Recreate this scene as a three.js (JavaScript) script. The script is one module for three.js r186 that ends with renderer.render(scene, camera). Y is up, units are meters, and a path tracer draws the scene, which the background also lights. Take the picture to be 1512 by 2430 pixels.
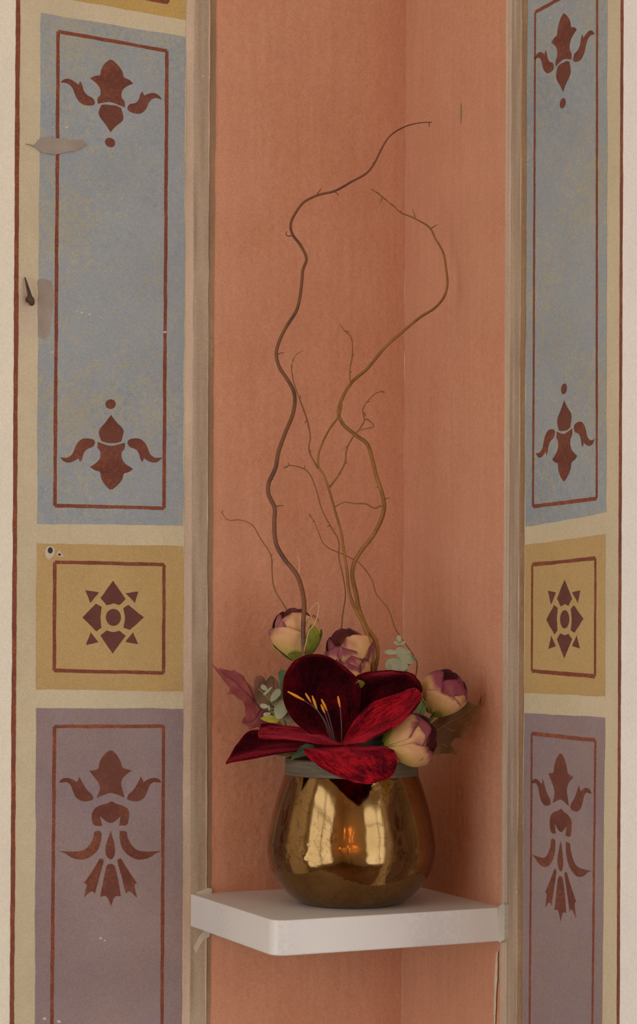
import * as THREE from 'three';
import { mergeGeometries, mergeVertices } from 'three/addons/utils/BufferGeometryUtils.js';
import { RectAreaLightUniformsLib } from 'three/addons/lights/RectAreaLightUniformsLib.js';

// ---------------------------------------------------------------- camera, sky, light, exposure
const S = 1.3;                                    // height of the shelf top
const scene = new THREE.Scene();
const FPX = 4790, PY = 1516.5, YAW = 24.81 * Math.PI / 180, ROLL = 0.242 * Math.PI / 180;
const CAM = new THREE.Vector3(-0.9112, S + 0.24, 1.7716);
const FW = new THREE.Vector3(Math.sin(YAW), 0, -Math.cos(YAW)), RT = new THREE.Vector3(Math.cos(YAW), 0, Math.sin(YAW));
const camera = new THREE.PerspectiveCamera(2 * Math.atan(PY / FPX) * 180 / Math.PI, 1512 / (2 * PY), 0.05, 60);
camera.position.copy(CAM);
camera.lookAt(CAM.clone().add(FW));
camera.rotateZ(ROLL);
camera.setViewOffset(1512, 2 * PY, 0, 0, 1512, 2430);   // level camera, lens shifted upwards
camera.updateProjectionMatrix();
camera.updateMatrixWorld();
scene.background = new THREE.Color(0.62, 0.68, 0.75);
RectAreaLightUniformsLib.init();
const WIN1 = { z0: 0.25, z1: 1.8, y0: 0.25, y1: 2.75 };   // tall window in the side wall, x = -2.2
const WIN2 = { x0: -0.4, x1: 1.45, y0: 0.25, y1: 2.75 };   // tall window in the rear wall, z = 2.8
const daylight = (x, y, z, w, h, tx, ty, tz, intensity) => {
  const l = new THREE.RectAreaLight(new THREE.Color(0.80, 0.88, 0.95), intensity, w, h);
  l.position.set(x, y, z); l.lookAt(tx, ty, tz); scene.add(l); return l;
};
daylight(-2.32, 1.5, 1.025, 1.55, 2.5, 0, 1.5, 1.025, 2.6);
daylight(0.525, 1.5, 2.92, 1.85, 2.5, 0.525, 1.5, 0, 2.6);
const renderer = new THREE.WebGLRenderer({ antialias: true });
renderer.toneMapping = THREE.LinearToneMapping;
renderer.toneMappingExposure = 0.93;
renderer.shadowMap.enabled = true;

// ---------------------------------------------------------------- helpers
const V = (x, y, z) => new THREE.Vector3(x, y, z);
const lerp = (a, b, t) => a + (b - a) * t, clamp = (x, a = 0, b = 1) => Math.min(b, Math.max(a, x));
const smooth = (a, b, x) => { const t = clamp((x - a) / (b - a)); return t * t * (3 - 2 * t); };
function rng(seed) { let s = seed >>> 0; return () => { s = (s + 0x6D2B79F5) >>> 0; let t = s; t = Math.imul(t ^ (t >>> 15), t | 1); t ^= t + Math.imul(t ^ (t >>> 7), t | 61); return ((t ^ (t >>> 14)) >>> 0) / 4294967296; }; }
function hash3(x, y, s) { let h = Math.imul(x, 374761393) ^ Math.imul(y, 668265263) ^ Math.imul(s, 2147483647 ^ 0x5bd1e995); h = Math.imul(h ^ (h >>> 13), 1274126177); return ((h ^ (h >>> 16)) >>> 0) / 4294967296; }
function vnoise(x, y, s, period = 0, periodY = period) {            // value noise, tileable when a period is given
  const xi = Math.floor(x), yi = Math.floor(y), fx = x - xi, fy = y - yi, w = (t) => t * t * (3 - 2 * t);
  const m = (n) => period ? ((n % period) + period) % period : n, my = (n) => periodY ? ((n % periodY) + periodY) % periodY : n;
  const a = hash3(m(xi), my(yi), s), b = hash3(m(xi + 1), my(yi), s), c = hash3(m(xi), my(yi + 1), s), d = hash3(m(xi + 1), my(yi + 1), s);
  return lerp(lerp(a, b, w(fx)), lerp(c, d, w(fx)), w(fy));
}
function fbm(u, v, base, oct, s) { let t = 0, a = 0.5, p = base, n = 0; for (let i = 0; i < oct; i++) { t += a * vnoise(u * p, v * p, s + i, p); n += a; a *= 0.5; p *= 2; } return t / n; }
// a point of the photograph's frame -> ray, and where that ray meets the two walls or a depth
function ray(px, py) {
  const a = (px - 756) / FPX, b = (py - PY) / FPX, c = Math.cos(ROLL), s = Math.sin(ROLL);
  const x = c * a + s * b, y = -s * a + c * b;
  return FW.clone().addScaledVector(RT, x).addScaledVector(V(0, 1, 0), -y);
}
const onWall = [null,
  (px, py) => { const r = ray(px, py), t = -CAM.z / r.z; return new THREE.Vector2(CAM.x + r.x * t, CAM.y + r.y * t); },       // left wall: (x, y)
  (px, py) => { const r = ray(px, py), t = -CAM.x / r.x; return new THREE.Vector2(CAM.z + r.z * t, CAM.y + r.y * t); }];      // right wall: (z, y)
const onShelf = (px, py) => { const r = ray(px, py), t = (S - CAM.y) / r.y; return CAM.clone().addScaledVector(r, t); };
const VASE = onShelf(833, 2142);
const D0 = VASE.clone().sub(CAM).dot(FW), PXM = D0 / FPX;     // depth of the vase axis; metres per pixel there
function at(px, py, d = 0) {                                  // d: metres in front of the vase axis
  const p = CAM.clone().addScaledVector(ray(px, py), D0 - d);
  p.z = Math.max(p.z, 0.006); p.x = Math.min(p.x, -0.006); return p;
}
const taken = {};
function numbered(n) { if (!(n in taken)) { taken[n] = 0; return n; } taken[n]++; return n + '_' + String(taken[n]).padStart(3, '0'); }
function mesh(name, geo, mat, parent) { const m = new THREE.Mesh(geo, mat); m.name = name; m.castShadow = m.receiveShadow = true; parent.add(m); return m; }
function thing(name, label, category, pos, group) {
  const g = new THREE.Group(); g.name = numbered(name); g.userData = { label, category }; if (group) g.userData.group = group;
  if (pos) g.position.copy(pos); scene.add(g); g.updateMatrixWorld(); return g;
}
function into(parent, geo) { const p = V(0, 0, 0); parent.updateMatrixWorld(); parent.getWorldPosition(p); geo.translate(-p.x, -p.y, -p.z); return geo; }
function part(name, geo, mat, parent) { return mesh(name, into(parent, geo), mat, parent); }   // geometry given in world coordinates
function structure(name, geo, mat, label) { const m = mesh(numbered(name), geo, mat, scene); m.userData.kind = 'structure'; if (label) m.userData.label = label; return m; }
const box = (x0, x1, y0, y1, z0, z1) => { const g = new THREE.BoxGeometry(x1 - x0, y1 - y0, z1 - z0); g.translate((x0 + x1) / 2, (y0 + y1) / 2, (z0 + z1) / 2); return g; };
const merge = (l) => mergeGeometries(l.map((g) => { const n = g.index ? g.toNonIndexed() : g; for (const k of Object.keys(n.attributes)) if (!['position', 'normal', 'uv'].includes(k)) n.deleteAttribute(k); return n; }));

// ---- textures
function texture(size, tile, fn, srgb = true) {
  const d = new Uint8Array(size * size * 4);
  for (let j = 0; j < size; j++) for (let i = 0; i < size; i++) {
    const c = fn((i + 0.5) / size, (j + 0.5) / size, i, j), k = (j * size + i) * 4;
    d[k] = clamp(c[0], 0, 255); d[k + 1] = clamp(c[1], 0, 255); d[k + 2] = clamp(c[2], 0, 255); d[k + 3] = 255;
  }
  const t = new THREE.DataTexture(d, size, size); t.wrapS = t.wrapT = THREE.RepeatWrapping; t.magFilter = THREE.LinearFilter; t.minFilter = THREE.LinearMipmapLinearFilter; t.generateMipmaps = true;
  if (srgb) t.colorSpace = THREE.SRGBColorSpace;
  t.repeat.set(1 / tile, 1 / tile); t.needsUpdate = true; return t;
}
const mixc = (a, b, t) => [lerp(a[0], b[0], t), lerp(a[1], b[1], t), lerp(a[2], b[2], t)];
// hand-applied limewash: a base colour, a second pigment in patches with a grain, fine grain, brush streaks
function paint(base, o = {}) {
  const seed = o.seed ?? 1;
  return texture(512, o.tile ?? 0.35, (u, v, i, j) => {
    let c = base;
    if (o.patch) { const n = fbm(u, v, o.patchScale ?? 5, 4, seed) + (vnoise(u * 128, v * 128, seed + 9, 128) - 0.5) * 0.35; c = mixc(c, o.patch, smooth(0.5, 0.78, n) * (o.patchAmount ?? 0.5)); }
    if (o.speck) { const n = vnoise(u * 256, v * 256, seed + 21, 256) * 0.6 + vnoise(u * 64, v * 64, seed + 31, 64) * 0.4 + (fbm(u, v, 4, 2, seed + 3) - 0.5) * 0.5; c = mixc(c, o.speck, smooth(o.speckFrom ?? 0.62, (o.speckFrom ?? 0.62) + 0.15, n) * (o.speckAmount ?? 0.7)); }
    const g = (hash3(i, j, seed + 50) - 0.5) * (o.grain ?? 18) + (fbm(u, v, 8, 4, seed + 60) - 0.5) * (o.mottle ?? 14) + (o.streak ? (vnoise(u * 96, v * 4, seed + 70, 96, 4) - 0.5) * o.streak : 0);
    return [c[0] + g, c[1] + g, c[2] + g * 0.9];
  });
}
const plasterBump = texture(512, 0.16, (u, v) => { const g = 255 * (0.6 * fbm(u, v, 24, 3, 5) + 0.4 * fbm(u, v, 5, 3, 15)); return [g, g, g]; }, false);
const wallPaint = (base, o = {}) => new THREE.MeshStandardMaterial({ map: paint(base, o), roughness: 0.88, bumpMap: plasterBump, bumpScale: o.bump ?? 0.0009 });
const M = {
  cream: wallPaint([228, 218, 196], { seed: 2, mottle: 8 }),
  creamRight: wallPaint([236, 230, 220], { seed: 1, mottle: 8 }),
  beige: wallPaint([198, 182, 150], { seed: 3, patch: [189, 177, 133], patchAmount: 0.5, patchScale: 3 }),
  orange: wallPaint([201, 141, 109], { seed: 4, patch: [192, 126, 89], patchAmount: 0.35, patchScale: 3, mottle: 9, streak: 5, bump: 0.0012 }),
  blue: wallPaint([148, 152, 153], { seed: 6, patch: [125, 137, 146], patchAmount: 0.45, patchScale: 4, speck: [172, 160, 127], speckFrom: 0.56, speckAmount: 0.5, mottle: 12 }),
  ochre: wallPaint([182, 151, 98], { seed: 7, patch: [188, 151, 76], patchAmount: 0.6, patchScale: 4, mottle: 12 }),
  lilac: wallPaint([144, 123, 118], { seed: 8, patch: [139, 121, 126], patchAmount: 0.6, patchScale: 4, speck: [160, 128, 109], speckFrom: 0.7, speckAmount: 0.35, mottle: 14 }),
  stencil: wallPaint([105, 57, 43], { seed: 9, tile: 0.12, speck: [150, 81, 43], speckFrom: 0.6, speckAmount: 0.6, grain: 14, mottle: 24 }),
  star: wallPaint([98, 56, 46], { seed: 10, tile: 0.12, speck: [126, 68, 48], speckFrom: 0.64, speckAmount: 0.5, grain: 16 }),
  line: wallPaint([119, 61, 42], { seed: 12, tile: 0.12, speck: [160, 91, 53], speckFrom: 0.58, speckAmount: 0.7, grain: 14, mottle: 20 }),
  band: wallPaint([192, 166, 142], { seed: 13, patch: [182, 158, 124], patchAmount: 0.6, patchScale: 3, streak: 26, mottle: 14 }),
  darkband: wallPaint([146, 114, 84], { seed: 14, patch: [160, 132, 92], patchAmount: 0.6, streak: 14, mottle: 16 }),
  filler: wallPaint([200, 180, 154], { seed: 15, mottle: 30 }),
  plaster: wallPaint([186, 176, 160], { seed: 20, mottle: 24 }),
  stripe: wallPaint([168, 146, 122], { seed: 21, streak: 24, mottle: 14 }),
  smear: wallPaint([152, 137, 124], { seed: 16, tile: 0.1, mottle: 26 }),
  chip: wallPaint([200, 186, 162], { seed: 17, tile: 0.1, mottle: 30 }),
  rust: new THREE.MeshStandardMaterial({ map: paint([74, 58, 44], { seed: 18, tile: 0.03, speck: [132, 78, 34], mottle: 40 }), roughness: 0.8, metalness: 0.2 }),
  hole: new THREE.MeshStandardMaterial({ color: 0x3a342e, roughness: 1 }),
  room: new THREE.MeshStandardMaterial({ color: 0xd9cfbb, roughness: 0.9 }),
  ceiling: new THREE.MeshStandardMaterial({ color: 0xe6dfd2, roughness: 0.9 }),
  floor: new THREE.MeshStandardMaterial({ map: paint([128, 92, 62], { seed: 19, tile: 1.2, streak: 40, mottle: 20 }), roughness: 0.55 }),
  frame: new THREE.MeshStandardMaterial({ color: 0xe4e0d6, roughness: 0.5 }),
  pane: new THREE.MeshPhysicalMaterial({ color: 0xffffff, transmission: 1, roughness: 0, thickness: 0, ior: 1.5 }),
};

// ---------------------------------------------------------------- the room
const H = 3.0;
function withOpening(axis, c0, c1, a0, a1, w0, w1, y0, y1) {          // wall slab c0..c1 thick, a0..a1 long, opening w0..w1 by y0..y1
  const b = (p0, p1, q0, q1) => axis === 'x' ? box(c0, c1, q0, q1, p0, p1) : box(p0, p1, q0, q1, c0, c1);
  return merge([b(a0, w0, 0, H), b(w1, a1, 0, H), b(w0, w1, 0, y0), b(w0, w1, y1, H)]);
}
function uvMetres(g, ua, va) { const p = g.attributes.position, uv = new Float32Array(p.count * 2); for (let i = 0; i < p.count; i++) { uv[2 * i] = p.getComponent(i, ua); uv[2 * i + 1] = p.getComponent(i, va); } g.setAttribute('uv', new THREE.BufferAttribute(uv, 2)); return g; }
const wallLeft = structure('wall_left', uvMetres(box(-2.2, 0, 0, H, -0.2, 0), 0, 1), M.cream, 'cream plaster wall with painted panels beside an orange field');
const wallRight = structure('wall_right', uvMetres(box(0, 1.7, 0, H, -0.2, 0.5), 2, 1), M.creamRight, 'cream plaster wall with painted panels right of the orange corner');
structure('wall_side', withOpening('x', -2.4, -2.2, -0.2, 3.0, WIN1.z0, WIN1.z1, WIN1.y0, WIN1.y1), M.room);
structure('wall_rear', withOpening('z', 2.8, 3.0, -2.2, 1.7, WIN2.x0, WIN2.x1, WIN2.y0, WIN2.y1), M.room);
structure('wall_end', box(1.7, 1.9, 0, H, -0.2, 3.0), M.room);
structure('floor', uvMetres(box(-2.4, 1.9, -0.15, 0, -0.2, 3.0), 0, 2), M.floor);
structure('ceiling', box(-2.4, 1.9, H, H + 0.15, -0.2, 3.0), M.ceiling);
function windowIn(axis, c, a0, a1, y0, y1) {
  const b = (p0, p1, q0, q1, t = 0.05) => axis === 'x' ? box(c - t / 2, c + t / 2, q0, q1, p0, p1) : box(p0, p1, q0, q1, c - t / 2, c + t / 2), w = 0.06, am = (a0 + a1) / 2, ym = y1 - 0.5;
  const f = structure(axis === 'x' ? 'window_1' : 'window_2', merge([b(a0, a0 + w, y0, y1), b(a1 - w, a1, y0, y1), b(a0 + w, a1 - w, y0, y0 + w), b(a0 + w, a1 - w, y1 - w, y1), b(am - w / 2, am + w / 2, y0 + w, y1 - w), b(a0 + w, am - w / 2, ym - 0.02, ym + 0.02), b(am + w / 2, a1 - w, ym - 0.02, ym + 0.02)]), M.frame, 'white framed casement window');
  for (const [p0, p1] of [[a0 + w, am - w / 2], [am + w / 2, a1 - w]]) for (const [q0, q1] of [[y0 + w, ym - 0.02], [ym + 0.02, y1 - w]]) mesh('pane', b(p0, p1, q0, q1, 0.004), M.pane, f);
}
windowIn('x', -2.26, WIN1.z0, WIN1.z1, WIN1.y0, WIN1.y1);
windowIn('z', 2.86, WIN2.x0, WIN2.x1, WIN2.y0, WIN2.y1);

// ---------------------------------------------------------------- paint on the two walls: thin coats with their own edges
// coat(): points in wall coordinates (along, height) -> a slab of paint lifted by `lift` and `thick` thick
function coat(wall, pts, lift, thick, holes = []) {
  const shape = new THREE.Shape(pts.map((p) => new THREE.Vector2(p.x, p.y)));
  for (const h of holes) shape.holes.push(new THREE.Path(h.map((p) => new THREE.Vector2(p.x, p.y))));
  const g = new THREE.ExtrudeGeometry(shape, { depth: thick, bevelEnabled: false, steps: 1 });
  const p = g.attributes.position;
  const q = new Float32Array(p.count * 3), uv = new Float32Array(p.count * 2);
  for (let i = 0; i < p.count; i++) {
    const a = p.getX(i), y = p.getY(i), d = lift + p.getZ(i);
    uv[2 * i] = a; uv[2 * i + 1] = y;
    if (wall === 1) q.set([a, y, d], 3 * i); else q.set([-d, y, a], 3 * i);
  }
  const out = new THREE.BufferGeometry(); out.setAttribute('position', new THREE.BufferAttribute(q, 3)); out.setAttribute('uv', new THREE.BufferAttribute(uv, 2));
  out.computeVertexNormals(); return out;
}
const T = 0.00009;                                            // one coat
const px = (wall, l) => l.map(([x, y]) => onWall[wall](x, y));
function wobble(pts, amp, step, seed) {                       // hand-painted edges: resample a closed outline and waver it
  const out = [], r = rng(seed);
  for (let i = 0; i < pts.length; i++) {
    const a = pts[i], b = pts[(i + 1) % pts.length], L = a.distanceTo(b), n = Math.max(1, Math.round(L / step)), nx = -(b.y - a.y) / L, ny = (b.x - a.x) / L;
    let k = 0; out.push(a.clone());
    for (let j = 1; j < n; j++) { k = k * 0.6 + (r() - 0.5) * amp; out.push(new THREE.Vector2(lerp(a.x, b.x, j / n) + nx * k, lerp(a.y, b.y, j / n) + ny * k)); }
  }
  return out;
}
const WALL = [null, wallLeft, wallRight];
function panel(wall, quad, mat, label, seed) { const m = mesh('painted_panel', coat(wall, wobble(px(wall, quad), 0.0009, 0.012, seed), 2 * T, T), mat, WALL[wall]); m.userData.label = label; return m; }
function stroke(wall, parent, a, b, w, seed, name = 'border_line', lift = 3 * T) {   // a painted line between two wall points
  const d = b.clone().sub(a).normalize(), n = new THREE.Vector2(-d.y, d.x).multiplyScalar(w / 2);
  mesh(name, coat(wall, wobble([a.clone().sub(n), b.clone().sub(n), b.clone().add(n), a.clone().add(n)], 0.0004, 0.004, seed), lift, T), M.line, parent);
}
function border(wall, parent, quad, seed, w = 0.0033) {
  const q = px(wall, quad);
  for (let i = 0; i < 4; i++) stroke(wall, parent, q[i], q[(i + 1) % 4], w, seed + i, 'border_line', (i % 2 ? 3 : 3.5) * T);
}
// fields between the red line and the corner
const fieldL = px(1, [[40, -200], [498, -200], [489, 2600], [28, 2600]]), fieldR = px(2, [[1213, -200], [1478, -200], [1468, 2600], [1196, 2600]]);
mesh('painted_field', coat(1, fieldL, 0.5 * T, T), M.beige, wallLeft).userData.label = 'beige painted field around the panels';
mesh('painted_field', coat(2, fieldR, 0.5 * T, T), M.beige, wallRight).userData.label = 'beige painted field around the panels';
const oe1 = [[509, -200], [504, 900], [498, 2115], [494, 2600]].map((p) => onWall[1](...p)), oe2 = [[1206, -200], [1202, 900], [1190, 2160], [1183, 2600]].map((p) => onWall[2](...p));
mesh('orange_field', coat(1, wobble([new THREE.Vector2(0, oe1[3].y), new THREE.Vector2(0, oe1[0].y), ...oe1], 0.001, 0.012, 31), 0.5 * T, T), M.orange, wallLeft).userData.label = 'terracotta orange paint';
mesh('orange_field', coat(2, wobble([new THREE.Vector2(0, oe2[3].y), ...oe2.slice().reverse(), new THREE.Vector2(0, oe2[0].y)], 0.001, 0.012, 32), 0.5 * T, T), M.orange, wallRight).userData.label = 'terracotta orange paint';
// the flat moulding bands, a light face and a dark painted edge
function band(name, wall, light, dark, inner, label) {
  const m = structure(name, coat(wall, wobble(px(wall, light), 0.0008, 0.012, 41 + wall), 1.5 * T, 0.0012), M.band, label);
  mesh('dark_edge', coat(wall, wobble(px(wall, dark), 0.001, 0.012, 45 + wall), 1.5 * T, 0.0005), M.darkband, m).userData.label = 'brown painted edge stripe';
  mesh('inner_stripe', coat(wall, wobble(px(wall, inner), 0.0009, 0.012, 48 + wall), 1.5 * T + 0.0012, T), M.stripe, m).userData.label = 'greyer brushed stripe';
}
band('trim_1', 1, [[443, -200], [499, -200], [493, 900], [488, 2600], [431, 2600]], [[499, -200], [515, -200], [506, 900], [500, 2105], [496, 2600], [487, 2600]], [[462, -200], [496, -200], [486, 2100], [484, 2600], [449, 2600]], 'greyish pink painted moulding band beside the left orange field');
band('trim_2', 2, [[1205, -200], [1243, -200], [1228, 2600], [1186, 2600], [1192, 2160], [1201, 900]], [[1242, -200], [1254, -200], [1238, 2600], [1226, 2600]], [[1220, -200], [1242, -200], [1227, 2600], [1204, 2600]], 'greyish pink painted moulding band beside the right orange field');
// panels
const P1 = [
  panel(1, [[93, -420], [443, -350], [440, 48], [95, -14]], M.ochre, 'ochre painted panel at the top', 51),
  panel(1, [[97, 30], [440, 88], [435, 1248], [87, 1243]], M.blue, 'long grey blue painted panel', 52),
  panel(1, [[87, 1289], [435, 1296], [434, 1640], [85, 1637]], M.ochre, 'square ochre painted panel with star', 53),
  panel(1, [[85, 1680], [436, 1682], [430, 2700], [81, 2700]], M.lilac, 'long dusty lilac painted panel', 54)];
border(1, P1[0], [[138, -360], [402, -310], [398, 6], [140, -40]], 61);
border(1, P1[1], [[138, 75], [396, 121], [389, 1206], [130, 1200]], 65);
border(1, P1[2], [[130, 1334], [389, 1340], [388, 1597], [128, 1591]], 69);
border(1, P1[3], [[129, 1724], [388, 1723], [383, 2660], [121, 2660]], 73);
const P2 = [
  panel(2, [[1254, -430], [1444, -550], [1440, 1215], [1247, 1250]], M.blue, 'long grey blue painted panel', 56),
  panel(2, [[1247, 1293], [1438, 1267], [1437, 1652], [1245, 1645]], M.ochre, 'ochre painted panel with star', 57),
  panel(2, [[1245, 1692], [1437, 1703], [1427, 2700], [1236, 2700]], M.lilac, 'long dusty lilac painted panel', 58)];
border(2, P2[0], [[1271, 29], [1418, -52], [1417, 1183], [1266, 1202]], 81);
border(2, P2[1], [[1264, 1340], [1414, 1325], [1413, 1605], [1263, 1592]], 85);
border(2, P2[2], [[1263, 1741], [1414, 1757], [1404, 2660], [1256, 2660]], 89);
stroke(1, wallLeft, onWall[1](44, -200), onWall[1](27, 2600), 0.004, 95, 'red_line');
stroke(2, wallRight, onWall[2](1478, -200), onWall[2](1467, 2600), 0.004, 96, 'red_line');

// stencilled ornaments, drawn once in the left wall's own measure and used on both walls
const zoomA = (l) => l.map(([x, y]) => onWall[1](x * 0.3439, 900 + y * 0.3439)), zoomB = (l) => l.map(([x, y]) => onWall[1](x * 0.3439, 1640 + y * 0.3439));
const flip = (l, cx) => l.map(([x, y]) => [2 * cx - x, y]).reverse();
const circle = (cx, cy, rx, ry, n = 18) => Array.from({ length: n }, (_, i) => [cx + rx * Math.cos(i / n * 2 * Math.PI), cy + ry * Math.sin(i / n * 2 * Math.PI)]);
const leafA = [[655, 428], [640, 412], [580, 405], [545, 425], [520, 460], [508, 500], [488, 530], [455, 545], [415, 538], [440, 570], [480, 578], [520, 560], [540, 545], [552, 572], [566, 555], [575, 510], [600, 480], [640, 470], [655, 445]];
const motifA = [circle(762, 172, 36, 34), [[765, 245], [800, 295], [850, 340], [854, 375], [832, 443], [705, 438], [683, 390], [680, 350], [730, 295]],
  [[675, 432], [720, 450], [770, 462], [815, 450], [862, 438], [862, 480], [840, 500], [836, 530], [850, 570], [880, 595], [918, 618], [895, 640], [852, 650], [845, 690], [815, 730], [765, 768], [720, 730], [695, 680], [690, 636], [655, 630], [620, 605], [660, 580], [690, 550], [695, 510], [688, 490], [670, 475]],
  leafA, flip(leafA, 767)].map(zoomA);
const star = [circle(782, 1643, 53, 59), [[780, 1390], [867, 1515], [825, 1558], [785, 1546], [735, 1560], [692, 1510]], [[778, 1893], [692, 1770], [735, 1732], [780, 1745], [825, 1735], [868, 1770]],
  [[568, 1643], [660, 1548], [702, 1570], [692, 1640], [700, 1715], [665, 1740]], [[993, 1643], [895, 1730], [850, 1715], [862, 1643], [850, 1580], [885, 1557]],
  [[588, 1455], [682, 1470], [622, 1545]], [[955, 1465], [930, 1545], [865, 1475]], [[625, 1745], [680, 1815], [592, 1833]], [[918, 1745], [953, 1828], [865, 1812]]].map(zoomA);
const leafB = [[405, 630], [425, 603], [470, 597], [510, 615], [530, 628], [548, 590], [570, 635], [600, 685], [640, 715], [645, 750], [580, 765], [530, 745], [505, 700], [490, 650], [460, 625], [430, 632]];
const armB = [[650, 965], [700, 965], [700, 1030], [680, 1090], [640, 1135], [580, 1165], [520, 1160], [475, 1140], [450, 1118], [405, 1105], [460, 1105], [520, 1108], [580, 1100], [620, 1060], [645, 1010]];
const tailB = [[690, 1150], [718, 1165], [700, 1230], [655, 1397], [630, 1375], [580, 1425], [600, 1332], [578, 1325], [610, 1280], [660, 1205]];
const motifB = [[[765, 405], [800, 430], [835, 490], [843, 530], [910, 548], [870, 575], [845, 600], [832, 640], [848, 690], [858, 735], [800, 710], [755, 700], [710, 720], [665, 735], [690, 680], [685, 640], [655, 600], [615, 550], [680, 540], [685, 490], [720, 430]],
  leafB, flip(leafB, 760), [[645, 930], [628, 870], [640, 820], [680, 790], [740, 775], [770, 758], [800, 778], [850, 790], [890, 818], [892, 860], [880, 927], [822, 928], [832, 862], [800, 895], [765, 915], [725, 895], [690, 862], [705, 930]],
  armB, flip(armB, 762), [[765, 965], [795, 1070], [792, 1140], [765, 1165], [735, 1145], [722, 1090], [740, 1030]], tailB, flip(tailB, 762),
  [[735, 1195], [785, 1190], [810, 1270], [833, 1415], [790, 1412], [765, 1482], [735, 1408], [692, 1420], [715, 1290]]].map(zoomB);
const centreOf = (m) => { let a = 1e9, b = -1e9, c = 1e9, d = -1e9; for (const s of m) for (const p of s) { a = Math.min(a, p.x); b = Math.max(b, p.x); c = Math.min(c, p.y); d = Math.max(d, p.y); } return new THREE.Vector2((a + b) / 2, (c + d) / 2); };
function rounded(pts, times = 2) {                            // cut the blunt corners of an outline, keep its points
  for (let t = 0; t < times; t++) {
    const out = [], n = pts.length;
    for (let i = 0; i < n; i++) {
      const a = pts[(i + n - 1) % n], b = pts[i], c = pts[(i + 1) % n], u = b.clone().sub(a), v = c.clone().sub(b);
      if (u.dot(v) / (u.length() * v.length()) < (t ? 0 : 0.5)) out.push(b.clone()); else out.push(b.clone().lerp(a, 0.25), b.clone().lerp(c, 0.25));
    }
    pts = out;
  }
  return pts;
}
let motifSeed = 200;
function motif(wall, parent, shapes, centre, upside, mat, sx = 1, sy = 1, round = true) {
  const c0 = centreOf(shapes);
  for (const s of shapes) {
    const pts = (round ? rounded(s) : s).map((p) => new THREE.Vector2(centre.x + (p.x - c0.x) * sx, centre.y + (p.y - c0.y) * (upside ? -1 : 1) * sy));
    mesh('stencil_ornament', coat(wall, wobble(pts, 0.00045, 0.003, motifSeed++), 3 * T, T), mat, parent);
  }
}
motif(1, P1[1], motifA, centreOf(motifA), false, M.stencil);
motif(1, P1[1], motifA, onWall[1](265, 245), true, M.stencil, 1, 0.97);
motif(1, P1[2], star, centreOf(star), false, M.star, 1, 1, false);
motif(1, P1[3], motifB, centreOf(motifB), false, M.stencil);
motif(2, P2[0], motifA, onWall[2](1341, 1027), false, M.stencil, 0.96, 1);
motif(2, P2[0], motifA, onWall[2](1339, 143), true, M.stencil, 0.98, 0.97);
motif(2, P2[1], star, onWall[2](1341, 1469), false, M.star, 1, 1, false);
motif(2, P2[2], motifB, onWall[2](1332, 1987), false, M.stencil, 0.97, 1);
// patches, chips and holes in the paint
const patch = (name, wall, pts, mat, lift, thick, seed, label) => { const m = mesh(name, coat(wall, wobble(px(wall, pts), 0.0009, 0.003, seed), lift, thick), mat, WALL[wall]); if (label) m.userData.label = label; return m; };
patch('plaster_smear', 1, [[60, 342], [82, 345], [95, 330], [120, 326], [160, 334], [190, 333], [206, 344], [180, 358], [130, 368], [96, 361], [84, 352]], M.smear, 3 * T, 0.0014, 301, 'grey plaster smear');
patch('filler_patch', 1, [[45, 668], [50, 652], [58, 648], [66, 655], [80, 660], [89, 668], [87, 700], [89, 730], [84, 760], [86, 784], [78, 800], [62, 796], [52, 806], [44, 792], [46, 740]], M.filler, 1.5 * T, T, 302, 'pale filled plaster around the nail');
patch('filler_patch', 1, [[89, 664], [104, 662], [122, 668], [127, 690], [128, 722], [122, 760], [118, 796], [104, 806], [90, 800]], M.smear, 3.1 * T, T * 0.6, 303, 'mauve repair on the blue panel');
patch('paint_chip', 1, [[107, 1306], [112, 1297], [122, 1296], [130, 1303], [128, 1318], [116, 1328], [109, 1322]], M.chip, 3 * T, T, 304);
patch('drill_hole', 1, circle(119, 1306, 6, 7.5), M.hole, 4 * T, T, 305, 'dark drilled hole with a chipped rim');
patch('paint_chip', 1, [[134, 1315], [141, 1306], [146, 1313], [151, 1320], [138, 1321]], M.chip, 3 * T, T, 306);
patch('drill_hole', 1, circle(141, 1316, 3.5, 3), M.hole, 4 * T, T, 307);
const chips = [[1, 391, 788, 6], [1, 462, 716, 3], [1, 480, 182, 4], [1, 495, 186, 3], [1, 470, 196, 3], [1, 456, 430, 3], [1, 124, 836, 3], [1, 118, 838, 2], [1, 100, 836, 2], [1, 194, 742, 4], [1, 212, 746, 4], [1, 182, 738, 3], [1, 240, 754, 3], [1, 158, 302, 4], [1, 124, 302, 3], [1, 238, 2226, 4], [1, 248, 2232, 3], [1, 105, 2417, 7], [1, 140, 2424, 5], [2, 1254, 390, 4], [2, 1230, 374, 3], [2, 1231, 2117, 5], [2, 1227, 2105, 3], [2, 1307, 42, 3], [2, 1285, 182, 2], [2, 1203, 2380, 3]];
chips.forEach(([w, x, y, r], k_) => patch('paint_chip', w, circle(x, y, 1, 1, 9).map(([a, b], q) => { const k = 0.35 + 0.8 * hash3(q, k_, 77); return [x + (a - x) * k * r * (w === 2 ? 0.6 : 1.1), y + (b - y) * k * r * 0.7]; }), M.chip, w === 1 && x > 438 || w === 2 && x < 1250 ? 0.0016 : 3.2 * T, T, 320 + k_));
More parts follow.
